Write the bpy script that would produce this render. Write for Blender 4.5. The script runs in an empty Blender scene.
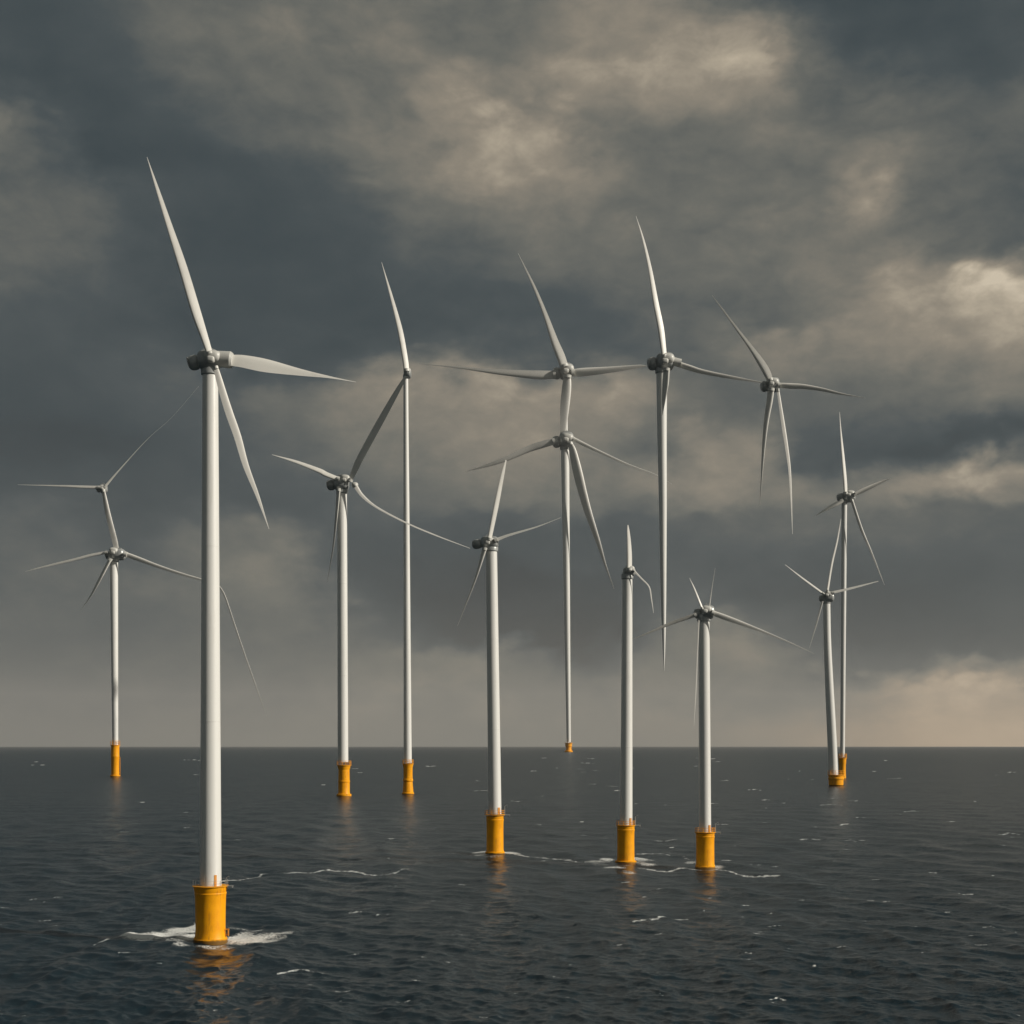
import bpy, math, random
import numpy as np
from mathutils import Vector, Matrix
random.seed(7)
rng = np.random.default_rng(11)
scene = bpy.context.scene
col = scene.collection
R = math.radians

# ------------------------------------------------------------------ camera
FPX, HOR, CH = 1400.0, 746.0, 37.0          # focal length in px, horizon row, camera height in m
cam = bpy.data.objects.new("camera", bpy.data.cameras.new("camera"))
col.objects.link(cam)
cam.location = (0, 0, CH)
cam.rotation_euler = (R(90), 0, 0)
cam.data.sensor_width = 36
cam.data.lens = 36 * FPX / 1024
cam.data.shift_y = (HOR - 512) / 1024
cam.data.clip_start = 0.5
cam.data.clip_end = 400000
scene.camera = cam
scene.view_settings.view_transform = 'Standard'
scene.view_settings.look = 'None'
scene.view_settings.exposure = 0.0
scene.view_settings.gamma = 1.0
scene.cycles.max_bounces = 6
scene.cycles.volume_bounces = 0
scene.cycles.sample_clamp_indirect = 3.0

# ------------------------------------------------------------------ sun
SUN_EL, SUN_AZ = 27.0, 106.0                 # azimuth clockwise from +Y (the view direction)
sdir = Vector((math.sin(R(SUN_AZ)) * math.cos(R(SUN_EL)), math.cos(R(SUN_AZ)) * math.cos(R(SUN_EL)), math.sin(R(SUN_EL))))
sun = bpy.data.objects.new("sun", bpy.data.lights.new("sun", 'SUN'))
col.objects.link(sun)
sun.data.energy = 4.6
sun.data.angle = R(1.0)
sun.data.color = (1.0, 0.93, 0.82)
sun.rotation_euler = sdir.to_track_quat('Z', 'Y').to_euler()

# ------------------------------------------------------------------ node helpers
class NT:
    def __init__(s, tree): s.t = tree; s.n = tree.nodes; s.l = tree.links
    def node(s, kind, **kw):
        n = s.n.new(kind)
        for k, v in kw.items(): setattr(n, k, v)
        return n
    def plug(s, v, sock):
        if hasattr(v, 'is_output') or isinstance(v, bpy.types.NodeSocket): s.l.new(v, sock)
        else: sock.default_value = v
    def math(s, op, a, b=0.0, c=None, clamp=False):
        n = s.node('ShaderNodeMath', operation=op, use_clamp=clamp)
        s.plug(a, n.inputs[0]); s.plug(b, n.inputs[1])
        if c is not None: s.plug(c, n.inputs[2])
        return n.outputs[0]
    def vmath(s, op, a, b):
        n = s.node('ShaderNodeVectorMath', operation=op)
        s.plug(a, n.inputs[0]); s.plug(b, n.inputs[1])
        return n.outputs[0]
    def mixf(s, f, a, b):
        n = s.node('ShaderNodeMix', data_type='FLOAT')
        s.plug(f, n.inputs[0]); s.plug(a, n.inputs[2]); s.plug(b, n.inputs[3])
        return n.outputs[0]
    def mixc(s, f, a, b, blend='MIX'):
        n = s.node('ShaderNodeMix', data_type='RGBA', blend_type=blend)
        s.plug(f, n.inputs[0]); s.plug(a, n.inputs[6]); s.plug(b, n.inputs[7])
        return n.outputs[2]
    def smooth(s, v, a, b):
        n = s.node('ShaderNodeMapRange', interpolation_type='SMOOTHSTEP')
        s.plug(v, n.inputs[0]); n.inputs[1].default_value = a; n.inputs[2].default_value = b
        return n.outputs[0]
    def noise(s, vec, scale, detail=4, rough=0.5, dist=0.0, out=0):
        n = s.node('ShaderNodeTexNoise')
        s.l.new(vec, n.inputs['Vector'])
        n.inputs['Scale'].default_value = scale; n.inputs['Detail'].default_value = detail
        n.inputs['Roughness'].default_value = rough; n.inputs['Distortion'].default_value = dist
        return n.outputs[out]
    def ramp(s, v, stops, interp='LINEAR'):
        n = s.node('ShaderNodeValToRGB'); cr = n.color_ramp; cr.interpolation = interp
        while len(cr.elements) < len(stops): cr.elements.new(0.5)
        for e, (p, c) in zip(cr.elements, stops):
            e.position = p; e.color = (c, c, c, 1) if isinstance(c, (int, float)) else (*c, 1)
        s.plug(v, n.inputs[0])
        return n.outputs[0]

def lin(r, g, b):
    f = lambda c: (c / 255 / 12.92) if c / 255 <= 0.04045 else ((c / 255 + 0.055) / 1.055) ** 2.4
    return (f(r), f(g), f(b))

# ------------------------------------------------------------------ world: storm clouds over a Nishita sky
world = bpy.data.worlds.new("World"); scene.world = world; world.use_nodes = True
W = NT(world.node_tree); W.n.clear()
tc = W.node('ShaderNodeTexCoord').outputs['Generated']
sky = W.node('ShaderNodeTexSky', sky_type='NISHITA')
sky.sun_disc = False; sky.sun_elevation = R(SUN_EL); sky.sun_rotation = R(SUN_AZ)
sky.dust_density = 3.0
sep = W.node('ShaderNodeSeparateXYZ'); W.l.new(tc, sep.inputs[0])
X, Y, Z = sep.outputs
az = W.math('ARCTAN2', X, Y)
hr = W.math('SQRT', W.math('ADD', W.math('MULTIPLY', X, X), W.math('MULTIPLY', Y, Y)))
el = W.math('DIVIDE', Z, W.math('MAXIMUM', hr, 0.02))
# stretched direction vector so cloud forms lie flatter
vv = W.node('ShaderNodeCombineXYZ'); W.l.new(X, vv.inputs[0]); W.l.new(Y, vv.inputs[1]); W.l.new(W.math('MULTIPLY', Z, 1.75), vv.inputs[2])
vec = vv.outputs[0]
warpA = W.noise(vec, 5.5, 6, 0.55, 0.3, out=1)
warpB = W.noise(vec, 22.0, 7, 0.6, 0.2, out=1)
sA = W.node('ShaderNodeSeparateColor'); W.l.new(warpA, sA.inputs[0])
sB = W.node('ShaderNodeSeparateColor'); W.l.new(warpB, sB.inputs[0])
fade = W.smooth(el, -0.01, 0.045)
vo = W.node('ShaderNodeTexVoronoi', feature='F1', normalize=True); W.l.new(W.vmath('ADD', vec, W.vmath('MULTIPLY', warpA, (0.12, 0.12, 0.12))), vo.inputs['Vector'])
vo.inputs['Scale'].default_value = 9.0; vo.inputs['Detail'].default_value = 3.0; vo.inputs['Roughness'].default_value = 0.62
billow = W.math('MULTIPLY', W.math('SUBTRACT', vo.outputs['Distance'], 0.30), 2.6)
def warp(base, ca, cb, ka, kb):
    w = W.math('ADD', W.math('MULTIPLY', W.math('SUBTRACT', ca, 0.5), ka), W.math('MULTIPLY', W.math('SUBTRACT', cb, 0.5), kb))
    return W.math('ADD', base, W.math('MULTIPLY', w, fade))
azw = warp(az, sA.outputs[0], sB.outputs[0], 0.055, 0.055)
elw = W.math('ADD', warp(el, sA.outputs[1], sB.outputs[1], 0.022, 0.030), W.math('MULTIPLY', W.math('MULTIPLY', billow, 0.035), fade))
# cloud deck thickness, row by row: {elevation: {bearing: brightness}}  (given at the scale of FPX for convenience)
ROWS = [
 (735, "0:.2 200:.28 300:.33 500:.34 600:.36 700:.42 750:.5 850:.68 950:.84 1020:.9 1400:.5"),
 (690, "0:.13 200:.2 350:.26 500:.28 600:.26 700:.3 780:.34 850:.58 950:.82 1020:.86 1400:.5"),
 (664, "0:.13 100:.15 200:.2 300:.24 400:.3 500:.32 560:.22 610:.0 650:.26 740:.4 850:.1 900:.12 950:.56 985:.36 1020:.6"),
 (640, "0:.13 100:.15 200:.18 300:.24 350:.24 400:.1 450:-.09 550:-.1 620:-.1 680:.3 720:.36 780:.12 850:-.05 950:.02 1020:.05"),
 (590, "0:.14 100:.17 200:.27 280:.32 350:.0 430:-.08 500:-.09 600:-.07 680:.1 750:.0 850:-.03 950:.0 1020:.08"),
 (535, "0:.14 60:.12 130:.06 200:.25 280:.32 350:.05 420:.02 500:.04 600:.05 680:.12 750:.16 850:.18 950:.16 1020:.12"),
 (495, "0:.02 100:.02 200:.06 300:.06 400:.22 500:.36 600:.32 700:.48 800:.42 850:.44 930:.62 980:.74 1020:.55"),
 (450, "0:-.02 100:-.02 200:.06 300:.2 400:.42 500:.52 600:.4 650:.24 700:.54 750:.5 800:.1 870:.0 950:-.04 1020:.0"),
 (400, "0:.05 100:.08 200:.18 300:.3 400:.5 500:.6 600:.54 680:.26 750:.24 800:.26 900:.28 960:.34 1020:.46"),
 (352, "0:.1 100:.08 200:.02 300:.04 400:.1 480:.14 560:.16 620:.18 700:.24 780:.56 850:.46 950:.6 1020:.72 1400:.5"),
 (312, "0:.18 100:.14 200:.01 300:.02 400:.04 500:.06 560:.1 650:.2 750:.28 850:.38 920:.66 975:.95 1020:.95 1400:.5"),
 (262, "0:.26 80:.22 150:.08 250:.03 350:.06 450:.16 550:.28 650:.3 750:.34 850:.38 900:.38 960:.24 1020:.18"),
 (215, "0:.3 80:.24 150:.06 250:.04 350:.12 450:.3 550:.36 650:.32 750:.34 830:.4 870:.66 920:.3 960:.24 1020:.2"),
 (178, "0:.26 60:.2 100:.02 200:.03 300:.12 400:.36 480:.66 560:.54 600:.36 700:.32 800:.36 880:.42 950:.26 1020:.2"),
 (130, "0:.02 100:.04 180:.12 250:.26 350:.42 430:.52 505:.72 560:.68 600:.4 650:.34 700:.36 770:.4 850:.28 950:.2 1020:.24"),
 (90, "0:.04 100:.08 200:.24 300:.34 400:.38 450:.54 520:.46 600:.56 660:.62 730:.64 780:.56 800:.28 850:.18 950:.1 1020:.14"),
 (50, "0:.05 100:.12 200:.3 300:.38 400:.4 480:.36 560:.36 620:.48 690:.6 750:.5 800:.18 850:.08 950:.05 1020:.1"),
 (12, "0:.08 100:.18 200:.28 300:.33 400:.35 500:.3 600:.4 680:.54 730:.3 790:.08 900:.04 1020:.08"),
 (-500, "-500:.3 200:.25 700:.4 1400:.3"),
]
A0, A1 = -1.2, 1.2
ramp_in = W.math('DIVIDE', W.math('SUBTRACT', azw, A0), A1 - A0)
tone = None; prev = None
for (py, txt) in ROWS:
    st = []
    for tok in txt.split():
        p, v = tok.split(':'); a = math.atan((float(p) - 512) / FPX)
        st.append(((a - A0) / (A1 - A0), float(v) + 0.1))
    row = W.ramp(ramp_in, st, 'EASE')
    e = (HOR - py) / FPX
    tone = row if tone is None else W.mixf(W.smooth(elw, prev, e), tone, row)
    prev = e
tone = W.math('SUBTRACT', tone, 0.1)
det = W.noise(vec, 10.0, 9, 0.62, 0.35)
det2 = W.noise(vec, 36.0, 8, 0.66, 0.3)
tone = W.math('ADD', tone, W.math('MULTIPLY', W.math('MULTIPLY', W.math('SUBTRACT', det, 0.5), 0.20), fade))
amp = W.math('MULTIPLY', W.math('ADD', W.math('MULTIPLY', tone, 0.62), 0.08), fade)
tone = W.math('ADD', tone, W.math('MULTIPLY', W.math('SUBTRACT', det2, 0.5), amp))
tone = W.math('SUBTRACT', tone, W.math('MULTIPLY', billow, W.math('MULTIPLY', W.math('ADD', W.math('MULTIPLY', tone, 0.55), 0.06), fade)))
st = [(-0.1, (34, 46, 52)), (0.0, (50, 62, 67)), (0.13, (66, 75, 78)), (0.33, (102, 103, 97)), (0.6, (140, 132, 118)), (0.85, (180, 168, 148)), (1.0, (205, 192, 170))]
cloud = W.ramp(W.math('DIVIDE', W.math('ADD', tone, 0.1), 1.1), [((p + 0.1) / 1.1, lin(*c)) for p, c in st])
low = W.math('MULTIPLY', W.math('SUBTRACT', 1.0, W.smooth(el, 0.0, 0.10)), W.smooth(tone, 0.35, 0.8))     # sunset-warm air low in the sky
cloud = W.mixc(low, cloud, W.mixc(1.0, cloud, (1.12, 0.97, 0.84, 1), 'MULTIPLY'))
mul = W.mixc(1.0, cloud, (10, 10, 10, 1), 'MULTIPLY')      # Background strength is 0.1
thin = W.mixc(0.02, mul, sky.outputs[0])
bg = W.node('ShaderNodeBackground'); W.l.new(thin, bg.inputs[0]); bg.inputs[1].default_value = 0.1
wo = W.node('ShaderNodeOutputWorld'); W.l.new(bg.outputs[0], wo.inputs[0])

# ------------------------------------------------------------------ materials
def mat(name, rgb, rough=0.5, metallic=0.0, var=0.0, scale=0.3, stain=None, coat=0.0, vscale=1.0):
    m = bpy.data.materials.new(name); m.use_nodes = True
    T = NT(m.node_tree); b = T.n['Principled BSDF']
    b.inputs['Roughness'].default_value = rough; b.inputs['Metallic'].default_value = metallic
    b.inputs['Coat Weight'].default_value = coat; b.inputs['Coat Roughness'].default_value = 0.2
    o = T.node('ShaderNodeTexCoord').outputs['Object']
    mp = T.node('ShaderNodeMapping'); T.l.new(o, mp.inputs[0]); mp.inputs['Scale'].default_value = (1, 1, vscale)
    n = T.noise(mp.outputs[0], scale, 6, 0.6)
    c0 = tuple(c * (1 - var) for c in rgb); c1 = tuple(min(1, c * (1 + var)) for c in rgb)
    c = T.mixc(T.smooth(n, 0.3, 0.7), (*c0, 1), (*c1, 1))
    if stain:
        n2 = T.noise(mp.outputs[0], scale * 4, 6, 0.65)
        c = T.mixc(T.math('MULTIPLY', T.smooth(n2, 0.52, 0.72), stain[1]), c, (*stain[0], 1))
        rr = T.mixf(n2, rough * 0.8, rough * 1.3); T.l.new(rr, b.inputs['Roughness'])
    T.l.new(c, b.inputs['Base Color'])
    return m
M = {}
M['white'] = mat("tower_paint", (0.70, 0.70, 0.67), 0.38, var=0.04, scale=0.12, stain=((0.42, 0.40, 0.35), 0.3), vscale=0.12, coat=0.7)
M['blade'] = mat("blade_paint", (0.64, 0.63, 0.59), 0.42, var=0.05, scale=0.15, stain=((0.42, 0.40, 0.36), 0.25))
M['grey'] = mat("nacelle_paint", (0.36, 0.375, 0.37), 0.32, 0.3, var=0.15, scale=0.5, stain=((0.08, 0.08, 0.075), 0.5))
M['hub'] = mat("hub_paint", (0.50, 0.50, 0.47), 0.38, var=0.08, scale=0.5, stain=((0.25, 0.24, 0.2), 0.4))
M['dark'] = mat("dark_steel", (0.045, 0.05, 0.055), 0.5, metallic=0.3, var=0.2, scale=1)
M['steel'] = mat("galvanised_steel", (0.42, 0.42, 0.40), 0.4, metallic=0.5, var=0.15, scale=2)
M['orange'] = mat("orange_paint", (0.60, 0.25, 0.03), 0.5, var=0.1, scale=1)

def yellow_mat():
    m = bpy.data.materials.new("yellow_paint"); m.use_nodes = True
    T = NT(m.node_tree); b = T.n['Principled BSDF']
    o = T.node('ShaderNodeTexCoord').outputs['Object']
    mp = T.node('ShaderNodeMapping'); T.l.new(o, mp.inputs[0]); mp.inputs['Scale'].default_value = (1, 1, 0.18)
    streak = T.noise(mp.outputs[0], 1.3, 6, 0.65)
    blot = T.noise(o, 0.5, 5, 0.6)
    c = T.mixc(T.smooth(blot, 0.3, 0.75), (0.80, 0.32, 0.002, 1), (0.88, 0.38, 0.003, 1))
    c = T.mixc(T.math('MULTIPLY', T.smooth(streak, 0.5, 0.72), 0.55), c, (0.30, 0.12, 0.02, 1))
    s = T.node('ShaderNodeSeparateXYZ'); T.l.new(o, s.inputs[0])
    zz = T.math('ADD', s.outputs[2], T.math('MULTIPLY', T.math('SUBTRACT', streak, 0.5), 0.9))
    wet = T.math('SUBTRACT', 1.0, T.smooth(zz, 0.15, 0.7))
    c = T.mixc(T.math('MULTIPLY', wet, 0.85), c, (0.05, 0.04, 0.02, 1))     # weed and damp at the splash line
    T.l.new(c, b.inputs['Base Color']); b.inputs['Roughness'].default_value = 0.5; b.inputs['Specular IOR Level'].default_value = 0.25
    return m
M['yellow'] = yellow_mat()

# ------------------------------------------------------------------ mesh helpers
class MB:
    def __init__(s): s.v = []; s.f = []
    def add(s, vs, fs):
        o = len(s.v); s.v += [tuple(v) for v in vs]; s.f += [tuple(i + o for i in f) for f in fs]
    def loft(s, rings, cap=True):
        n = len(rings[0]); vs = [p for r in rings for p in r]; fs = []
        for i in range(len(rings) - 1):
            for j in range(n):
                k = (j + 1) % n
                fs.append((i * n + j, i * n + k, (i + 1) * n + k, (i + 1) * n + j))
        if cap:
            fs.append(tuple(reversed(range(n)))); fs.append(tuple((len(rings) - 1) * n + j for j in range(n)))
        s.add(vs, fs)
    def lathe(s, prof, c=(0, 0, 0), seg=48):
        s.loft([[(c[0] + r * math.cos(2 * math.pi * j / seg), c[1] + r * math.sin(2 * math.pi * j / seg), c[2] + z) for j in range(seg)] for z, r in prof])
    def tube(s, a, b, r, seg=8, r2=None):
        a = Vector(a); b = Vector(b); q = (b - a).to_track_quat('Z', 'Y'); r2 = r if r2 is None else r2
        s.loft([[a + q @ Vector((r * math.cos(2 * math.pi * j / seg), r * math.sin(2 * math.pi * j / seg), 0)) for j in range(seg)],
                [b + q @ Vector((r2 * math.cos(2 * math.pi * j / seg), r2 * math.sin(2 * math.pi * j / seg), 0)) for j in range(seg)]])
    def ring(s, c, R_, r, seg=40, a0=0, a1=2 * math.pi):
        n = 6; full = abs(a1 - a0 - 2 * math.pi) < 1e-6
        rings = []
        for i in range(seg + 1):
            a = a0 + (a1 - a0) * i / seg
            rings.append([(c[0] + (R_ + r * math.cos(2 * math.pi * j / n)) * math.cos(a), c[1] + (R_ + r * math.cos(2 * math.pi * j / n)) * math.sin(a), c[2] + r * math.sin(2 * math.pi * j / n)) for j in range(n)])
        s.loft(rings, cap=not full)
    def box(s, c, h, rot=None):
        vs = [Vector((x, y, z)) for x in (-h[0], h[0]) for y in (-h[1], h[1]) for z in (-h[2], h[2])]
        if rot: vs = [rot @ v for v in vs]
        s.add([Vector(c) + v for v in vs], [(0, 1, 3, 2), (4, 6, 7, 5), (0, 4, 5, 1), (2, 3, 7, 6), (0, 2, 6, 4), (1, 5, 7, 3)])
    def blob(s, c, h, e=0.5, tilt=0.0, nu=28, nv=16, taper=0.0, bump=0.0):
        """rounded box / ellipsoid whose long axis is X"""
        sg = lambda v, p: math.copysign(abs(v) ** p, v)
        rm = Matrix.Rotation(tilt, 3, 'Y'); rings = []
        for i in range(nv + 1):
            t = -math.pi / 2 + math.pi * i / nv
            t = max(-math.pi / 2 + 0.03, min(math.pi / 2 - 0.03, t))
            x = sg(math.sin(t), e); rr = sg(math.cos(t), e)
            rr *= 1 + taper * x
            rings.append([Vector(c) + rm @ Vector((h[0] * x, h[1] * rr * sg(math.cos(2 * math.pi * j / nu), e + 0.15), h[2] * rr * sg(math.sin(2 * math.pi * j / nu), e + 0.15))) for j in range(nu)])
        s.loft(rings)
    def build(s, name, m, parent=None, smooth=35):
        me = bpy.data.meshes.new(name); me.from_pydata(s.v, [], s.f); me.update()
        o = bpy.data.objects.new(name, me); col.objects.link(o)
        me.materials.append(m)
        import bmesh
        bm = bmesh.new(); bm.from_mesh(me); bmesh.ops.recalc_face_normals(bm, faces=bm.faces); bm.to_mesh(me); bm.free()
        for p in me.polygons: p.use_smooth = True
        me.set_sharp_from_angle(angle=R(smooth))
        if parent: o.parent = parent
        return o

# ------------------------------------------------------------------ the sea: one sheet out to the horizon
def gpos(px, py):                      # point on the water
    D = CH * FPX / (py - HOR); return ((px - 512) * D / FPX, D)

dys = np.concatenate([np.arange(330, 4, -0.5), np.geomspace(4, 0.62, 30)])
rad = np.concatenate([np.array([3, 8, 15, 25, 40, 60, 80, 100, 120, 140.0]), CH * FPX / dys])
rad = rad[np.concatenate([[True], np.diff(rad) > 0])]
fa = np.linspace(-R(24), R(24), 1000)
ba = np.linspace(R(24), R(336), 80)[1:-1]
ang = np.concatenate([fa, ba]); NA = len(ang); NR = len(rad)
dA = np.empty(NA); dA[:] = np.minimum(np.abs(np.roll(ang, -1) - ang) % (2 * np.pi), 0.1); dA[-1] = 0.07
RR, AA = np.meshgrid(rad, ang, indexing='ij')
dr = np.gradient(rad)
sp = np.maximum(dr[:, None] * np.ones(NA)[None], RR * dA[None])      # local grid spacing in m
sx = RR * np.sin(AA); sy = RR * np.cos(AA)
hz = np.zeros_like(sx); ox = np.zeros_like(sx); oy = np.zeros_like(sx)
wind = R(205)
def wave(lam, amp, th, ph, chop=0.9):
    global hz, ox, oy
    k = 2 * np.pi / lam; kx, ky = math.cos(th), math.sin(th)
    # grid spacing along the wave direction matters; fade waves the sheet cannot carry
    wgt = np.clip((lam / sp - 2.5) / 3.0, 0, 1)
    p = k * (kx * sx + ky * sy) + ph
    hz += wgt * amp * np.cos(p)
    ox -= wgt * chop * amp * kx * np.sin(p); oy -= wgt * chop * amp * ky * np.sin(p)
for i in range(84):
    lam = 1.6 * (38 / 1.6) ** (i / 83.0) * rng.uniform(0.93, 1.07)
    spread = 0.75 if lam < 15 else 0.45
    th = wind + rng.normal(0, spread)
    amp = 0.0105 * lam ** 0.58 * rng.uniform(0.4, 1.5) * (0.85 if lam > 30 else 1)
    wave(lam, amp, th, rng.uniform(0, 6.28))
# ---- foam amount per vertex, in metres on the water
foam = np.zeros_like(sx)
fx, fy = sx, sy
def lump(px, py, wpx, hpx, v):                     # a soft patch of churned water
    cx, cy = gpos(px, py); s_ = cy / FPX; hy = cy * cy / (CH * FPX) * hpx
    d2 = ((fx - cx) / (wpx * s_)) ** 2 + ((fy - cy) / hy) ** 2
    np.maximum(foam, v * np.clip(1.25 - d2, 0, 1), out=foam)
def streak(pts, wpx, v):                           # a crest line of foam
    for (a, b) in zip(pts[:-1], pts[1:]):
        n = max(1, int(abs(b[0] - a[0]) / 2.0))
        for i in range(n):
            t = i / n; q = a[0] + (b[0] - a[0]) * t, a[1] + (b[1] - a[1]) * t + random.uniform(-.25, .25)
            lump(q[0], q[1], random.uniform(1.8, 3.2), wpx * random.uniform(0.4, 1.1), min(1.15, v + .3) * random.uniform(0.65, 1))
# T1
for p in [(152, 938.5, 18, 3.4, .95), (168, 935.5, 24, 5.5, 1.0), (183, 931, 22, 7.5, 1.05), (192, 928, 14, 8, 1.05), (190, 938, 18, 3.6, .95), (238, 937, 16, 6.5, 1.05), (250, 939, 22, 5.6, 1.0), (262, 936.5, 20, 4.5, .85), (150, 937.5, 22, 3.6, 1.2), (140, 937, 20, 3.0, 1.2), (128, 935.5, 12, 1.8, 1.2), (200, 925, 14, 3, .7), (176, 942, 16, 2.0, .7), (240, 928, 14, 2.2, .6), (275, 938, 14, 2.5, .65), (225, 947, 14, 1.6, .6), (255, 929, 9, 1.8, .85), (182, 945, 12, 1.8, .7), (268, 941, 15, 2.2, .8), (283, 934.5, 14, 1.8, .7), (212, 945.5, 20, 2, .75)]: lump(*p)
streak([(92, 944), (100, 941), (109, 939.5)], .8, .8); streak([(120, 934), (127, 936), (135, 939)], 1.0, .9)
streak([(279, 973), (291, 971), (300, 969.5), (312, 971), (326, 974)], .8, .75)
streak([(200, 883), (225, 881), (252, 878), (262, 874), (290, 873.4), (315, 872.5), (325, 870.6), (352, 870.3), (362, 872), (380, 874), (396, 873), (411, 869)], .55, .8)
# T2
streak([(450, 854.2), (472, 854.6), (486, 854)], .8, .85); lump(482, 851.5, 6, 1.6, .6)
streak([(505, 853), (518, 855), (530, 857), (545, 856.8), (560, 858.5), (575, 861), (590, 862)], .6, .75)
lump(513, 853, 7, 1.5, .75)
# T3, T4
for p in [(607, 859, 9, 2.4, .85), (596, 862, 14, 2, .8), (640, 859, 12, 2.6, .85), (648, 865, 12, 1.8, .8), (615, 868, 16, 1.6, .75), (630, 873, 9, 1.8, .75), (690, 862, 8, 1.6, .7), (482, 853, 13, 2.2, .95), (510, 852.5, 13, 2.2, .95), (495, 856, 12, 1.0, .5), (712, 867, 14, 1.8, .8), (699, 869.5, 14, 1.6, .8), (606, 861, 9, 1.6, .6), (600, 865, 12, 1.3, .5), (641, 863, 9, 2.2, .62), (650, 860, 7, 1.2, .6), (645, 868, 10, 1.2, .55), (628, 872, 6, 1.6, .5), (625, 866, 13, 1.2, .55)]: lump(*p)
streak([(585, 863), (598, 861), (607, 858)], .55, .6); streak([(636, 854.5), (650, 853.6), (660, 854), (671, 856)], .55, .7)
streak([(650, 868.5), (665, 869.5), (680, 869.3), (695, 868), (718, 869), (728, 871), (740, 874.5), (755, 876.5), (780, 877)], .6, .85)
streak([(722, 861), (733, 861)], .5, .65); streak([(683, 857), (692, 861)], .5, .5)
streak([(633, 922), (648, 920.5), (660, 918.5), (672, 917), (688, 916.5)], .7, .8)
streak([(651, 840.5), (665, 841), (678, 840)], .45, .5)
for p in [(495, 857, 13, 1, .5), (705, 869.5, 12, 1, .55)]: lump(*p)
# scattered little whitecaps
for a in range(280):
    px_ = random.uniform(-40, 1064); py_ = HOR + 12 + 262 * random.random() ** 1.35
    if px_ < 520 and random.random() < 0.5: continue
    L = random.uniform(4, 16) * (0.4 + 0.6 * random.random()); sl = random.uniform(-.06, .06)
    streak([(px_, py_), (px_ + L, py_ + L * sl)], random.uniform(.22, .48), random.uniform(.5, .9))
for q in [(930, 936, 16), (1005, 930, 14), (863, 920, 18), (985, 928, 12), (748, 790, 14), (560, 788, 0), (800, 840, 22), (760, 933, 10), (660, 952, 10), (4, 908, 10), (40, 920, 14), (475, 791, 22), (905, 812, 16), (820, 805, 24), (1000, 834, 20), (845, 841, 12), (770, 1000, 16), (655, 998, 9), (120, 832, 10), (185, 828, 7)]:
    if q[2]: streak([(q[0], q[1]), (q[0] + q[2] / 2, q[1] - .8), (q[0] + q[2], q[1] + .4)], .45, .6)
co = np.stack([sx + ox, sy + oy, hz], axis=-1).reshape(-1, 3).astype(np.float32)
co = np.concatenate([co, [[0, 0, 0]]]).astype(np.float32)
ii, jj = np.meshgrid(np.arange(NR - 1), np.arange(NA), indexing='ij'); kk = (jj + 1) % NA
quads = np.stack([ii * NA + jj, (ii + 1) * NA + jj, (ii + 1) * NA + kk, ii * NA + kk], axis=-1).reshape(-1, 4)
tri = np.stack([np.full(NA, NR * NA), np.arange(NA), (np.arange(NA) + 1) % NA], axis=-1)
me = bpy.data.meshes.new("sea")
me.vertices.add(len(co)); me.vertices.foreach_set("co", co.ravel())
loops = np.concatenate([quads.ravel(), tri.ravel()]).astype(np.int32)
me.loops.add(len(loops)); me.loops.foreach_set("vertex_index", loops)
starts = np.concatenate([np.arange(len(quads)) * 4, len(quads) * 4 + np.arange(NA) * 3]).astype(np.int32)
me.polygons.add(len(starts)); me.polygons.foreach_set("loop_start", starts)
me.update(calc_edges=True); me.validate()
me.polygons.foreach_set("use_smooth", np.ones(len(me.polygons), dtype=bool))
at = me.attributes.new("foam", 'FLOAT', 'POINT')
at.data.foreach_set("value", np.concatenate([foam.ravel(), [0]]).astype(np.float32))
sea = bpy.data.objects.new("sea", me); col.objects.link(sea); sea['kind'] = 'structure'

wm = bpy.data.materials.new("sea_water"); wm.use_nodes = True
T = NT(wm.node_tree); T.n.clear()
geo = T.node('ShaderNodeNewGeometry').outputs['Position']
b = T.node('ShaderNodeBsdfPrincipled')
b.inputs['Base Color'].default_value = (0.006, 0.018, 0.026, 1)
b.inputs['IOR'].default_value = 1.333
b.inputs['Roughness'].default_value = 0.16
mp = T.node('ShaderNodeMapping'); T.l.new(geo, mp.inputs[0]); mp.inputs['Rotation'].default_value = (0, 0, R(-14)); mp.inputs['Scale'].default_value = (0.55, 1.0, 1.0)
n3 = T.noise(mp.outputs[0], 0.016, 5, 0.6)
gust = T.mixf(T.smooth(n3, 0.35, 0.65), 0.7, 1.25)
nrm = T.node('ShaderNodeNewGeometry').outputs['Normal']
tot = None
for sc_, k_, dt_ in ((3.2, 0.66, 3), (0.9, 0.62, 4), (0.25, 0.42, 4)):
    v_ = T.vmath('SUBTRACT', T.noise(mp.outputs[0], sc_, dt_, 0.6, 0.3, out=1), (0.5, 0.5, 0.5))
    v_ = T.vmath('MULTIPLY', v_, (k_ * 0.85, k_ * 1.15, 0))
    tot = v_ if tot is None else T.vmath('ADD', tot, v_)
sc2 = T.node('ShaderNodeVectorMath', operation='SCALE'); T.l.new(tot, sc2.inputs[0]); T.l.new(gust, sc2.inputs['Scale'])
nn_ = T.node('ShaderNodeVectorMath', operation='NORMALIZE'); T.l.new(T.vmath('ADD', nrm, sc2.outputs[0]), nn_.inputs[0])
T.l.new(nn_.outputs[0], b.inputs['Normal'])
b.inputs['Roughness'].default_value = 0.27
fa_ = T.node('ShaderNodeAttribute', attribute_name="foam").outputs['Fac']
fm = T.node('ShaderNodeMapping'); T.l.new(geo, fm.inputs[0]); fm.inputs['Scale'].default_value = (1.0, 0.8, 1.0)
fn = T.smooth(T.noise(fm.outputs[0], 2.8, 8, 0.78, 0.4), 0.32, 0.68)
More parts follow.
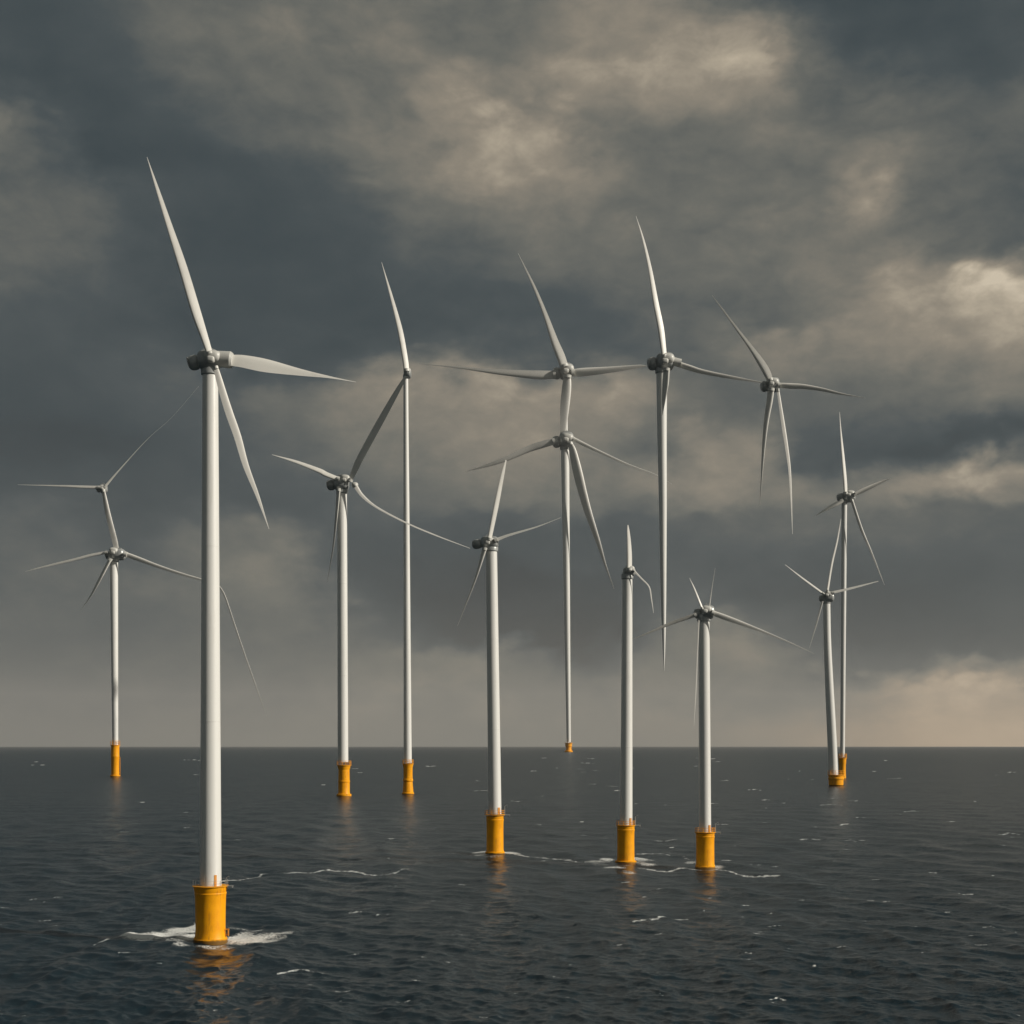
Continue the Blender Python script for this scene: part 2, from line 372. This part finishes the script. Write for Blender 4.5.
fn2 = T.smooth(T.noise(fm.outputs[0], 0.3, 4, 0.6, 0.5), 0.25, 0.75)
thr = T.math('ADD', 0.02, T.math('ADD', T.math('MULTIPLY', fn, 0.82), T.math('MULTIPLY', fn2, 0.22)))
ff = T.smooth(T.math('SUBTRACT', fa_, thr), -0.04, 0.5)
fd = T.node('ShaderNodeBsdfPrincipled'); fd.inputs['Base Color'].default_value = (0.78, 0.79, 0.76, 1); fd.inputs['Roughness'].default_value = 0.8
ms = T.node('ShaderNodeMixShader'); T.l.new(ff, ms.inputs[0]); T.l.new(b.outputs[0], ms.inputs[1]); T.l.new(fd.outputs[0], ms.inputs[2])
mo = T.node('ShaderNodeOutputMaterial'); T.l.new(ms.outputs[0], mo.inputs[0])
me.materials.append(wm)

# ------------------------------------------------------------------ wind turbines
def catmull(pts, n):
    P = [np.array(p, float) for p in pts]; P = [2 * P[0] - P[1]] + P + [2 * P[-1] - P[-2]]
    out = []
    seg = len(P) - 3
    for i in range(seg):
        p0, p1, p2, p3 = P[i:i + 4]
        m = max(3, int(n / seg))
        for j in range(m):
            t = j / m
            out.append(0.5 * ((2 * p1) + (-p0 + p2) * t + (2 * p0 - 5 * p1 + 4 * p2 - p3) * t * t + (-p0 + 3 * p1 - 3 * p2 + p3) * t ** 3))
    out.append(P[-2]); return out

TONE = {'lit': 0.52, 'mid': 0.22, 'dim': 0.08, 'dark': -0.15}
class Turbine:
    def __init__(s, bx, D, name, label, hubx=None):
        s.s = D / FPX; s.bx = bx; s.D = D
        s.root = bpy.data.objects.new(name, None); col.objects.link(s.root)
        s.root.empty_display_size = 5 * s.s
        s.root.location = ((bx - 512) * s.s, D, 0)
        s.root['label'] = label; s.root['category'] = "wind turbine"; s.root['group'] = "white wind turbines standing over the sea"
    def P(s, px, py, off=0.0):          # local metres; off = px towards the viewer
        return Vector(((px - 512) * (s.s - off * s.s / FPX) - (s.bx - 512) * s.s, -off * s.s, CH + (HOR - py) * (s.s - off * s.s / FPX)))
    def blade(s, pts, tone='mid', off=6, sweep=0.0, collar=True):
        s0 = s.s
        C = catmull([(p[0], p[1], p[2]) for p in pts], 30); n = len(C); rings = []
        d0 = Vector((C[-1][0] - C[0][0], 0, -(C[-1][1] - C[0][1]))).normalized()
        p0 = Vector((-d0.z, 0, d0.x)); f = Vector((0, -1, 0))
        best = min((abs((f * math.cos(R(t)) - p0 * math.sin(R(t))).dot(sdir) - TONE[tone]) + 0.0015 * abs(t), t) for t in range(-64, 65, 2))[1]
        L = sum(math.hypot(C[i + 1][0] - C[i][0], C[i + 1][1] - C[i][1]) for i in range(n - 1)); acc = 0
        for i in range(n):
            a = C[max(0, i - 1)]; b_ = C[min(n - 1, i + 1)]
            if i: acc += math.hypot(C[i][0] - C[i - 1][0], C[i][1] - C[i - 1][1])
            u = acc / L
            d = Vector((b_[0] - a[0], 0, -(b_[1] - a[1]))).normalized(); p = Vector((-d.z, 0, d.x))
            tt = R(best * (1 - 0.12 * u)); c = p * math.cos(tt) + f * math.sin(tt); nn = f * math.cos(tt) - p * math.sin(tt)
            w0 = C[i][2]; w = max(w0 * (0.92 if w0 > 3 else 0.62 + 0.1 * w0), 0.18) * s0; ch = w / max(0.42, math.cos(tt)) * 0.5
            th = ch * (0.34 * (1 - u) ** 1.5 + 0.13)
            ctr = s.P(C[i][0], C[i][1], off + sweep * u * u)
            ring = []
            for j in range(14):
                q = 2 * math.pi * j / 14; xx = math.cos(q); yy = math.sin(q) * (0.55 + 0.45 * max(-1, min(1, xx)) if True else 1)
                ring.append(ctr + c * (ch * xx) + nn * (th * yy * 1.25))
            rings.append(ring)
        mb = MB(); mb.loft(rings); o = mb.build('blade', M['blade'], s.root, 60)
        if collar and pts[0][2] > 2.4:
            m2 = MB(); r = pts[0][2] * 0.52 * s0; d = Vector((C[3][0] - C[0][0], 0, -(C[3][1] - C[0][1]))).normalized(); c0 = s.P(C[0][0], C[0][1], off)
            m2.tube(c0 - d * 1.6 * s0, c0 + d * 1.1 * s0, r, 20, r * 0.96)
            m2.build('root_collar', M['hub'], o)
        return o
    def tower(s, top, bot, extra=None):
        """top/bot (px, py, full width); extra = list of stations between"""
        st = [bot] + (extra or []) + [top]; mb = MB(); rings = []; zs = []
        pts = catmull(st, 36) if extra else [tuple(np.array(bot) * (1 - t) + np.array(top) * t) for t in np.linspace(0, 1, 14)]
        for (x, y, w) in pts:
            c = s.P(x, y); r = max(w, .3) * 0.5 * s.s
            rings.append([c + Vector((r * math.cos(2 * math.pi * j / 48), r * math.sin(2 * math.pi * j / 48), 0)) for j in range(48)])
        mb.loft(rings)
        for t in (0.32, 0.66):                                   # section flanges
            x, y, w = (1 - t) * np.array(bot) + t * np.array(top)
            if not extra: mb.lathe([(-.25 * s.s, w * .5 * s.s), (-.2 * s.s, w * .512 * s.s), (.2 * s.s, w * .512 * s.s), (.25 * s.s, w * .5 * s.s)], s.P(x, y), 48)
        s.tw = mb.build('tower', M['white'], s.root)
    def nacelle(s, x0, x1, y0, y1, hub, rear=True, off=0, front=True, tilt=0.0):
        """body box in px, hub = (px,py,r)"""
        k = s.s; w = (x1 - x0); h = (y1 - y0); cx = (x0 + x1) / 2; cy = (y0 + y1) / 2
        mb = MB()
        a = x0 + w * (0.30 if rear else 0.05); b_ = x1 - w * 0.08
        mb.blob(s.P((a + b_) / 2, cy, off), ((b_ - a) / 2 * k, h * 0.62 * k, h * 0.48 * k), 0.58, tilt, bump=1)
        for t in (0.3, 0.62):                                    # raised joints between the shell panels
            xx = a + (b_ - a) * t
            mb.blob(s.P(xx, cy, off), (0.30 * k, h * 0.62 * k, h * 0.455 * k), 0.58, tilt, nv=8)
        mb.box(s.P((a + b_) / 2, y0 + h * 0.04, off), (w * 0.13 * k, h * 0.22 * k, h * 0.06 * k))
        body = mb.build('nacelle', M['grey'], s.root)
        if rear:
            m2 = MB(); c = s.P(x0 + w * 0.19, cy + h * 0.1, off)
            m2.blob(c, (w * 0.19 * k, h * 0.36 * k, h * 0.36 * k), 0.8, tilt - 0.15)
            m2.blob(c + Vector((-w * .14 * k, 0, 0)), (w * 0.035 * k, h * 0.40 * k, h * 0.24 * k), 0.7, tilt - 0.15)
            m2.build('cooling_unit', M['grey'], body)
        m3 = MB(); m3.tube(s.P(cx + w * .08, y0 + 1, off), s.P(cx + w * .08, y0 - h * .16, off), .16 * k, 6); m3.tube(s.P(cx, y0 - h * .10, off), s.P(cx + w * .16, y0 - h * .10, off), .12 * k, 6)
        m3.build('wind_vane', M['steel'], body)
        mh = MB(); hx, hy, hr_ = hub
        mh.blob(s.P(hx, hy, off + h * 0.34), (hr_ * .92 * k, hr_ * .95 * k, hr_ * .68 * k), 0.7, 0.12)
        mh.blob(s.P(hx - hr_ * .25, hy + hr_ * .25, off + h * 0.36 + hr_ * .7), (hr_ * 0.42 * k, hr_ * 0.35 * k, hr_ * .36 * k), 0.6, 0.1)
        s.hub = mh.build('hub', M['hub'], s.root)
        my = MB(); tx = s.top[0]; r = s.top[2] * 0.5 * k
        my.lathe([(-3.0 * k * r / k / 6, r * 1.03), (-2.2 * k * r / k / 6, r * 1.18), (h * .2 * k, r * 1.22), (h * 0.35 * k, r * 1.05)], s.P(tx, s.top[1]), 32)
        my.build('yaw_bearing', M['grey'], s.root)
    def base(s, cx, wl, prof, flange, detail=2, ladder=0.35, crane=True):
        """prof: (px above the waterline, half width px); flange: (px height, half width)"""
        k = s.s; s.P(cx, 0); X0 = (cx - s.bx) * k
        mb = MB(); mb.lathe([(-3.0 - 2 * k, prof[0][1] * k)] + [(h * k, r * k) for h, r in prof], (X0, 0, 0), 64)
        tp = mb.build('transition_piece', M['yellow'], s.root, 25)
        zf = flange[0] * k; rf = flange[1] * k
        rt = prof[-1][1] * k
        mp_ = MB(); mp_.lathe([(0, rt * .9), (0, rf), (0.55 * k, rf), (0.6 * k, rf * .97), (0.62 * k, rt * .9)], (X0, 0, zf), 64)
        if detail > 1:
            for i in range(14):                                    # brackets under the deck
                a = 2 * math.pi * i / 14; ca, sa = math.cos(a), math.sin(a)
                mp_.tube((X0 + rf * .95 * ca, rf * .95 * sa, zf), (X0 + rt * .94 * ca, rt * .94 * sa, zf - 2.2 * k), .14 * k, 5)
        pl = mp_.build('work_platform', M['yellow'], s.root)
        if detail > 0:
            mr = MB(); n = 16 if detail > 1 else 10; hh = (5.5 if detail > 1 else 4.0) * k; tr = (.15 if detail > 1 else .2) * k; z0 = zf + .6 * k
            for i in range(n):
                a = 2 * math.pi * i / n
                mr.tube((X0 + rf * .96 * math.cos(a), rf * .96 * math.sin(a), z0), (X0 + rf * .96 * math.cos(a), rf * .96 * math.sin(a), z0 + hh), tr, 5)
            for q in (0.5, 1.0): mr.ring((X0, 0, z0 + hh * q), rf * .96, tr * .8)
            mr.build('railing', M['steel'] if detail > 1 else M['yellow'], pl)
        # boat landing: two fender tubes with rungs, on the side away from the swell
        ml = MB(); a = -1.15; rb = max(r for _, r in prof[:-1]) * k + .9 * k; ca, sa = math.cos(-a), math.sin(-a)
        side = Vector((-sa, ca, 0)); c = Vector((X0 + rb * ca, rb * sa, 0)); tr = .22 * k
        for q in (-1, 1):
            ml.tube(c + side * q * 1.2 * k + Vector((0, 0, -3)), c + side * q * 1.2 * k + Vector((0, 0, zf * .62)), tr, 8)
            for zz in (.12, .58): ml.tube(c + side * q * 1.2 * k + Vector((0, 0, zf * zz)), Vector((X0 + rt * .8 * ca, rt * .8 * sa, zf * zz)) + side * q * 1.2 * k, tr * .8, 6)
        for i in range(16 if detail > 1 else 7):
            z = zf * .6 * i / (16 if detail > 1 else 7)
            ml.tube(c - side * 1.2 * k + Vector((0, 0, z)), c + side * 1.2 * k + Vector((0, 0, z)), tr * .45, 5)
        ml.build('boat_landing', M['yellow'], tp)
        if crane:
            mc = MB(); q = Vector((X0 + rf * .95, -rf * .25, zf)); u = 1.0
            mc.tube(q, q + Vector((0, 0, 9 * k * u)), .3 * k, 8)
            mc.tube(q + Vector((0, 0, 9 * k * u)), q + Vector((2.6 * k, -1.0 * k, 10.5 * k * u)), .18 * k, 6)
            mc.tube(q + Vector((2.6 * k, -1.0 * k, 10.5 * k * u)), q + Vector((2.6 * k, -1.0 * k, 7.5 * k * u)), .05 * k, 5)
            mc.build('davit_crane', M['steel'], pl)
            mq = MB(); mq.box((X0 + rf + 2.2 * k, -rf * .1, zf + .3 * k), (2.7 * k, 2.4 * k, .3 * k)); mq.box((X0 + rf + 4.4 * k, -rf * .1, zf - .6 * k), (.25 * k, 2.0 * k, .7 * k))
            mq.build('landing_stage', M['steel'], pl)
        s.zf = zf
    def door(s, px, wtower, hpx=5.5):
        """orange access door and its cage ladder at the foot of the tower, a little right of centre"""
        k = s.s; a = R(-52); r = wtower * .5 * k; c = s.P(px, 0); X0 = c.x
        z0 = s.zf + .7 * k; rot = Matrix.Rotation(a, 3, 'Z')
        md = MB(); md.box((X0 + math.cos(a) * r * 1.0, math.sin(a) * r * 1.0, z0 + hpx * k), (.28 * k, 1.3 * k, hpx * k), rot)
        d = md.build('door', M['orange'], s.tw)
        mh = MB(); mh.box((X0 + math.cos(a) * (r + .34 * k) + .0, math.sin(a) * (r + .34 * k), z0 + hpx * k), (.12 * k, .12 * k, .8 * k), rot); mh.build('handle', M['steel'], d)
        mc = MB(); a = R(-100)
        for q in (-1, 1):
            mc.tube((X0 + math.cos(a + q * .12) * r * 1.12, math.sin(a + q * .12) * r * 1.12, z0 - .1 * k), (X0 + math.cos(a + q * .12) * r * 1.12, math.sin(a + q * .12) * r * 1.12, z0 + hpx * 1.9 * k), .14 * k, 6)
        for i in range(8):
            z = z0 + hpx * 1.8 * k * i / 8
            mc.tube((X0 + math.cos(a - .12) * r * 1.12, math.sin(a - .12) * r * 1.12, z), (X0 + math.cos(a + .12) * r * 1.12, math.sin(a + .12) * r * 1.12, z), .09 * k, 5)
        mc.build('ladder', M['steel'], s.tw)

def depth(wl): return CH * FPX / (wl - HOR)
def setup(bx, D, label, top, bot, extra=None, name='wind_turbine'):
    t = Turbine(bx, D, name, label); t.top = top; t.tower(top, bot, extra); return t

BODY = lambda H, w, wt, wb: [(0, wb), (2.2, wb), (2.8, w * 1.03), (5, w), (H * .6, w * .985), (H * .86, w), (H * .9, w * 1.05), (H * .92, w * 1.0), (H, wt)]

# T1 the big one
t = setup(210.5, depth(941), "tallest nearest turbine with thick white tower on a yellow base ringed by foam", (210.3, 372, 15.5), (210.6, 886, 21.5))
t.nacelle(187.5, 223, 350, 371, (213, 357, 9.5), tilt=R(-8))
mb = MB(); mb.tube(t.P(214, 358.5, 5), t.P(230.5, 360, 5), 7.6 * t.s, 28, 8.4 * t.s); mb.tube(t.P(230.2, 360, 5), t.P(232.6, 360.2, 5), 8.4 * t.s, 28, 7.0 * t.s); mb.build('blade_bearing', M['hub'], t.hub)
t.blade([(209.5, 353, 6.5), (204, 336, 8), (195.7, 311, 10), (182.7, 267, 9), (170, 228, 6.5), (159, 194, 4), (147, 157, .5)], 'lit', 14)
t.blade([(230, 360.5, 13), (243, 361.6, 15), (266.5, 366, 16), (300.7, 372.4, 8.5), (327.5, 376.8, 3), (356, 382, .5)], 'lit', 5)
t.blade([(216, 368, 5), (219, 379, 6.5), (223.6, 395, 7.5), (229.5, 413.7, 8), (237.7, 437, 7.5), (246, 466, 6), (258, 497, 3.5), (269, 529, .5)], 'lit', 15, sweep=60)
t.base(210.5, 941, [(0, 16.8), (2.5, 16.8), (3.2, 16.0), (5, 15.3), (12, 14.7), (34, 14.9), (46, 15.3), (48, 15.9), (49, 15.4), (51.5, 16.2), (55, 16.6)], (55, 18.0), 2, 0.1)
t.door(210.6, 21.5)
mb = MB(); k = t.s
mb.box((17.4 * k, -2 * k, 12 * k), (1.6 * k, 1.2 * k, .5 * k)); mb.box((18.2 * k, -2 * k, 8.5 * k), (.5 * k, 1.2 * k, 3.2 * k)); mb.tube((15 * k, -2 * k, 5 * k), (18.2 * k, -2 * k, 8 * k), .4 * k, 6)
mb.build('mooring_bracket', M['orange'], [c for c in t.root.children if c.name.startswith('transition_piece')][0])

# T2
t = setup(495, depth(854), "yellow based turbine directly left of the thin central pair, one short blade up", (491.3, 549, 11.5), (495, 814, 13))
t.nacelle(471.8, 501, 536, 549.5, (489, 541, 6))
t.blade([(489.4, 539, 4.5), (496.2, 505.6, 5.2), (502, 477.5, 3.8), (506, 460, 1.6)], 'lit', 9)
t.blade([(496, 540, 4), (505, 536.5, 3), (513.7, 533.7, 2.6), (537.2, 526.7, 1.7), (561, 517.5, .5)], 'lit', 9)
t.blade([(484.5, 549, 5), (476.2, 577, 2.4), (466.9, 601.7, 1.5), (457.5, 626, .4)], 'dim', 9)
t.base(495, 854, BODY(38, 8.5, 8.9, 9.8), (39, 10.3), 1, 0.2); t.door(495, 13, 3.5)

# T3
t = setup(625.8, depth(863), "turbine with one stubby upright blade and one thin sharply bent blade", (627.3, 577, 10.2), (626.2, 827, 12.5))
t.nacelle(622, 636.5, 567, 577, (630, 569, 5), rear=False)
t.blade([(629.3, 569, 6), (629.4, 556, 5.6), (629, 542, 4.4), (628.3, 531, 2.9), (627.9, 525, 1.2)], 'lit', 7)
t.blade([(634, 571, 2.6), (642, 579, 1.8), (649.2, 587, 1.6), (651.5, 599, 1.3), (653.6, 613, .4)], 'lit', 7)
t.base(625.8, 863, BODY(37, 8.6, 8.9, 10.6), (37.5, 9.8), 1, 0.2); t.door(626.2, 12.5, 3.5)

# T4
t = setup(705.2, depth(868), "turbine right of centre with two drooping side blades and a yellow foundation in foam", (703.8, 619, 11.4), (705.2, 833, 11.8))
t.nacelle(693.8, 716, 605, 619.5, (706.5, 609.5, 6), tilt=0)
t.blade([(695, 615, 3.8), (671.7, 623, 3.3), (649, 632.6, 2), (632, 639.5, .4)], 'dim', 9)
t.blade([(713, 613, 5.5), (724, 617, 5.8), (737.8, 622, 5), (763, 631.5, 2.8), (788.5, 642, 1.6), (814, 653.5, .4)], 'mid', 9)
t.blade([(702, 608, 2.6), (694.6, 589, 1.8), (689.5, 578, .4)], 'lit', 9)
t.blade([(709.5, 606, 1.6), (712, 588, .9), (715.2, 568, .35)], 'mid', 9, collar=False)
t.blade([(699, 620, 1.4), (697.2, 660, 1.2), (696, 690, 1.1), (694, 726, .35)], 'lit', 8, collar=False)
t.base(705.2, 868, BODY(35, 9.1, 9.4, 9.9), (35.5, 10.5), 1, 0.2); t.door(705.2, 11.8, 3.5)

# T5
t = setup(344, depth(796.5), "turbine with a wide dark blade slanting up right and a long thin sagging blade", (342, 491.5, 9.8), (343, 762, 10.6))
t.nacelle(326.5, 351, 476, 491, (345.5, 478.5, 5.5))
t.blade([(338, 479, 5), (326, 474.2, 5.6), (318.6, 470.4, 5.4), (295, 461.4, 3.2), (272, 454.6, .5)], 'lit', 8)
t.blade([(350.5, 480, 5), (355, 470, 7), (361, 457, 8.2), (377.2, 427, 8.4), (391.8, 400.6, 7.2), (401, 384.5, 5), (406, 376, 3)], 'dark', 8)
mb = MB(); mb.blob(t.P(355, 485, 6), (3.2 * t.s, 3 * t.s, 2.8 * t.s), .8); mb.build('spinner', M['hub'], t.hub)
t.blade([(355.5, 486, 4.5), (362.5, 495.9, 3.6), (377.2, 507.6, 2.4), (406.5, 523, 1.9), (435.8, 535.4, 1.6), (470, 548.3, .6)], 'lit', 8)
t.blade([(338.5, 490, 4.4), (336, 520, 3), (333, 548, 2), (327.5, 581, .4)], 'dark', 7)
t.base(344, 796.5, [(0, 7.4), (2.4, 7.4), (2.8, 6.2), (4, 5.7), (14, 5.7), (14.6, 6.0), (15.6, 6.0), (16, 5.6), (27, 5.5), (28, 6.0), (31, 6.4)], (31, 7.4), 1, 0.3, crane=False)

# T6
t = setup(408, depth(794.3), "slender tall turbine left of centre with a single upright blade above a tiny nacelle", (405.8, 378, 4.8), (407.7, 763, 8.2))
t.nacelle(403.3, 412, 368, 378.5, (407.5, 370.5, 3.6), rear=False)
t.blade([(406.5, 370, 6), (404.8, 357, 6), (400, 330, 5.6), (391.8, 298, 3.4), (381.6, 262, .4)], 'lit', 6)
t.base(408, 794.3, [(0, 6.1), (1.5, 6.1), (2, 5.4), (7, 5.0), (12.5, 4.5), (13.4, 5.1), (15, 5.1), (15.6, 4.5), (27, 4.6), (28, 5), (30, 5.2)], (30, 5.8), 1, 0.3, crane=False)

# T7
t = setup(115.2, depth(776.5), "far left turbine on a yellow base, its right blade passing behind the tallest tower", (113.9, 560, 8), (115.3, 745, 5.8))
t.nacelle(105.5, 127, 548.5, 560.5, (114, 551, 5))
t.blade([(106, 552.5, 3.2), (90, 555.5, 3), (74, 559.7, 2.8), (46.9, 566, 2), (25.4, 571.4, .4)], 'mid', 7)
t.blade([(109.8, 559.5, 5), (97.7, 583, 4), (90, 597, 2.2), (81.5, 609, .4)], 'dark', 7)
t.blade([(126, 554.5, 5.4), (140, 559.5, 4.8), (156, 565.5, 3.8), (180, 573.5, 3), (201, 579.5, 2.6), (214, 583, 2.3), (223, 592, 2), (231, 614, 1.9), (239, 638, 1.8), (254, 681, 1.5), (267, 717, .4)], 'mid', 7)
t.base(115.2, 776.5, [(0, 5), (1.2, 5), (1.6, 3.8), (8, 3.8), (19, 3.9), (20, 4.3), (21, 4.0), (29, 4.0), (31, 4.2)], (31, 4.8), 1, 0.3, crane=False)

# T11 small rotor above T7 (its tower is one of the things the photograph does not show)
t = Turbine(103, depth(776.5) * 1.002, 'wind_turbine_rotor', "small rotor at far left whose lower blade meets the nacelle beneath it"); t.root.location.z = 0
t.top = (103, 492, 4); t.nacelle(96.5, 108, 484, 492.8, (103, 487.5, 3.6))
t.blade([(99, 487.4, 3.4), (80, 486.8, 3), (62.5, 486, 2.2), (17.6, 484.7, .4)], 'mid', 5)
t.blade([(105.5, 486, 3), (121, 468, 1.6), (148, 438.6, .5), (172, 417, .25), (199, 386, .1)], 'mid', 5)
t.blade([(103.5, 491, 3.6), (105.5, 502, 5), (108.6, 516.7, 5.6), (114.5, 540, 6), (116.5, 549, 5)], 'mid', 5)

# T8 and T12, the far pair in line
D8 = depth(752)
t = setup(568.6, D8, "distant thin turbine with tiny orange base on the horizon, lower of the central pair", (565, 448, 8.4), (568.7, 742, 4.2))
t.nacelle(552, 575.5, 432, 448.5, (567.5, 438, 6.5))
t.blade([(553.5, 441.3, 6), (540, 445.2, 6.6), (528.5, 449, 6.2), (504, 459.6, 4.6), (482, 467, 2.4), (466.4, 471.3, .4)], 'dim', 8)
t.blade([(573, 439, 4.8), (583, 443.8, 4), (596.9, 450.5, 3.2), (627, 464.2, 2.4), (655.7, 475, 1.5), (672, 484, .4)], 'mid', 8)
t.blade([(570.5, 444, 5), (573, 452, 8), (577.7, 472.4, 10), (583, 494, 9), (588.7, 514, 7.6), (598, 541.5, 5), (605, 564, 2.6), (614, 589, .5)], 'dim', 10)
t.base(568.6, 752, [(0, 4.2), (1.2, 4.2), (1.5, 3.0), (3.5, 2.6), (5.2, 2.8), (5.6, 3.4), (7, 3.4), (8.6, 3.2)], (8.6, 4.2), 0, 0.6, crane=False)
t = setup(568.6, D8 * 1.006, "upper rotor of the central pair, with long horizontal blades left and right", (566, 380, 3.0), (568.3, 750, 1.6))
t.nacelle(552.5, 575.5, 363.5, 380, (567.5, 369, 7))
t.blade([(564, 366, 9), (560.5, 356, 9.5), (554.5, 341, 8), (545, 313.8, 5), (534, 286.5, 3), (518, 253, .4)], 'mid', 11)
t.blade([(554, 374.8, 8), (540, 375, 9), (523, 374, 7.6), (495.7, 371.8, 5), (463, 368, 2.4), (420.5, 363.7, .5)], 'dim', 9)
t.blade([(573, 372.8, 7), (583, 372.2, 8.4), (607.8, 370, 6.4), (628, 367.8, 4.6), (640.6, 366.3, 3.2), (646.8, 366, .8)], 'dim', 9)
t.blade([(567.3, 377, 8), (566.6, 388, 10), (565, 404, 10), (563.8, 420, 8), (563, 434, 6)], 'mid', 11)

# T9 and T10, hanging in the air as the photograph has them
D9 = 1500.0
t = Turbine(664, D9, 'wind_turbine', "turbine whose tower tapers to a point in mid air above the horizon")
t.top = (661.7, 371, 11)
t.tower((661.7, 369, 11), (664, 671, .4), [(664, 650, 2.4), (663.6, 610, 5), (663.2, 560, 6.6), (662.8, 500, 8), (662.0, 430, 9.6)])
t.nacelle(647, 676.5, 353, 371, (667, 359, 8), tilt=R(-3))
mb = MB(); mb.tube(t.P(671, 361, 6), t.P(681, 363, 6), 4.3 * t.s, 24, 3.9 * t.s); mb.build('blade_bearing', M['hub'], t.hub)
t.blade([(664.3, 356, 5.6), (663, 345, 6.4), (660.6, 327, 7), (655.6, 301.6, 6.2), (650, 268.6, 4.2), (642.9, 238, 2.3), (636, 216, .4)], 'lit', 11)
t.blade([(679.5, 364.5, 5.6), (690, 368, 5.8), (703.8, 372, 4.8), (734, 377.8, 3.4), (762, 382.5, 1.4)], 'dim', 6)
t.blade([(666.5, 370, 6.5), (665.5, 384, 6.5), (664, 398, 4.4), (662.5, 415, .6)], 'dark', 11)
t = Turbine(771, D9 * 1.003, 'wind_turbine_rotor', "rotor without a tower at upper right, two blades hanging down side by side")
t.top = (771, 391, 6); t.nacelle(760.5, 780.5, 377.5, 392.5, (773, 382, 6))
t.blade([(770, 380, 6.5), (766.5, 372, 8), (761, 362.5, 7.4), (749.5, 345.8, 4.6), (734, 325, 2.6), (721.6, 308, 1.6), (712, 295, .4)], 'dim', 8)
t.blade([(779, 385.2, 5), (790, 386, 5.8), (802.8, 386.6, 5.2), (820.6, 389.2, 3.8), (841, 393.8, 2.4), (866, 398, .4)], 'dim', 7)
t.blade([(771, 390, 6.8), (769.5, 402, 6.4), (766, 423.5, 5), (763, 456, 3), (759.8, 506, .4)], 'dim', 8)
t.blade([(778, 390.5, 3), (781, 410, 3.6), (783.8, 428.5, 4.2), (786.8, 448, 3.8), (789.6, 470, 3), (791.2, 498, 2), (792.5, 534, .4)], 'lit', 8)

# T13 and T14 at right
t = setup(842.4, depth(778.5), "taller turbine of the far right pair, with one blade pointing straight up", (844.3, 502, 5.4), (842.4, 757, 4.6))
t.nacelle(837, 856.5, 490, 502.5, (850, 493.5, 4.5))
t.blade([(845.7, 493, 4.2), (845, 480, 4.4), (843.2, 458.6, 3.6), (840.8, 430.5, 1.8), (839.6, 412, .4)], 'lit', 7)
t.blade([(855, 494.4, 3.6), (862, 491, 4), (870.8, 487, 3.8), (884, 481, 2), (890.7, 478.3, .4)], 'dim', 7)
t.blade([(841.5, 501, 3.8), (833, 505.5, 4), (824, 510.5, 2.6), (815.5, 516, .4)], 'dark', 7)
t.blade([(852, 501, 3.2), (861.4, 529, 3), (870.8, 551, 2.2), (880, 574, 1.2), (884.5, 585, .4)], 'mid', 7)
t.base(842.4, 778.5, [(0, 3.6), (6, 3.3), (14, 3.3), (15, 3.6), (20, 3.8)], (20, 4.4), 1, 0.3, crane=False)
t = setup(836, depth(785.8), "shorter turbine of the far right pair, its wider yellow base in front", (826.6, 602, 7.2), (833.4, 775, 9.4), [(832, 740, 9.2), (829, 680, 8.2), (827.3, 640, 7.4)])
t.nacelle(819, 835, 592.5, 602.5, (828, 594, 4.2))
t.blade([(823, 593.5, 2.6), (802.8, 578.5, 2.1), (785, 564.5, .5)], 'lit', 6)
t.blade([(833, 592.5, 2.8), (854.4, 587.5, 2.4), (878.3, 581.2, 1)], 'lit', 6)
t.blade([(827.5, 591, 2.8), (832, 564, 2.4), (837.5, 540, 2), (841, 519, .6)], 'lit', 6)
t.blade([(822.5, 601, 2.2), (816.9, 622.6, 1.5), (809.5, 648, .4)], 'mid', 6)
t.base(836, 785.8, [(0, 6.4), (1, 7.2), (6, 7.3), (6.5, 7.9), (8, 7.9), (8.5, 7.4), (10.5, 7.6)], (10.5, 8.4), 1, 0.3, crane=False)

# ------------------------------------------------------------------ air
hb = MB(); hb.box((0, 0, 1622), (86000, 86000, 1628))
hm = bpy.data.materials.new("haze_air"); hm.use_nodes = True
T = NT(hm.node_tree); T.n.clear()
pv = T.node('ShaderNodeVolumePrincipled'); pv.inputs['Color'].default_value = (0.84, 0.82, 0.79, 1); pv.inputs['Density'].default_value = 8.5e-6
out = T.node('ShaderNodeOutputMaterial'); T.l.new(pv.outputs[0], out.inputs['Volume'])
hz_o = hb.build('haze', hm); hz_o['kind'] = 'stuff'
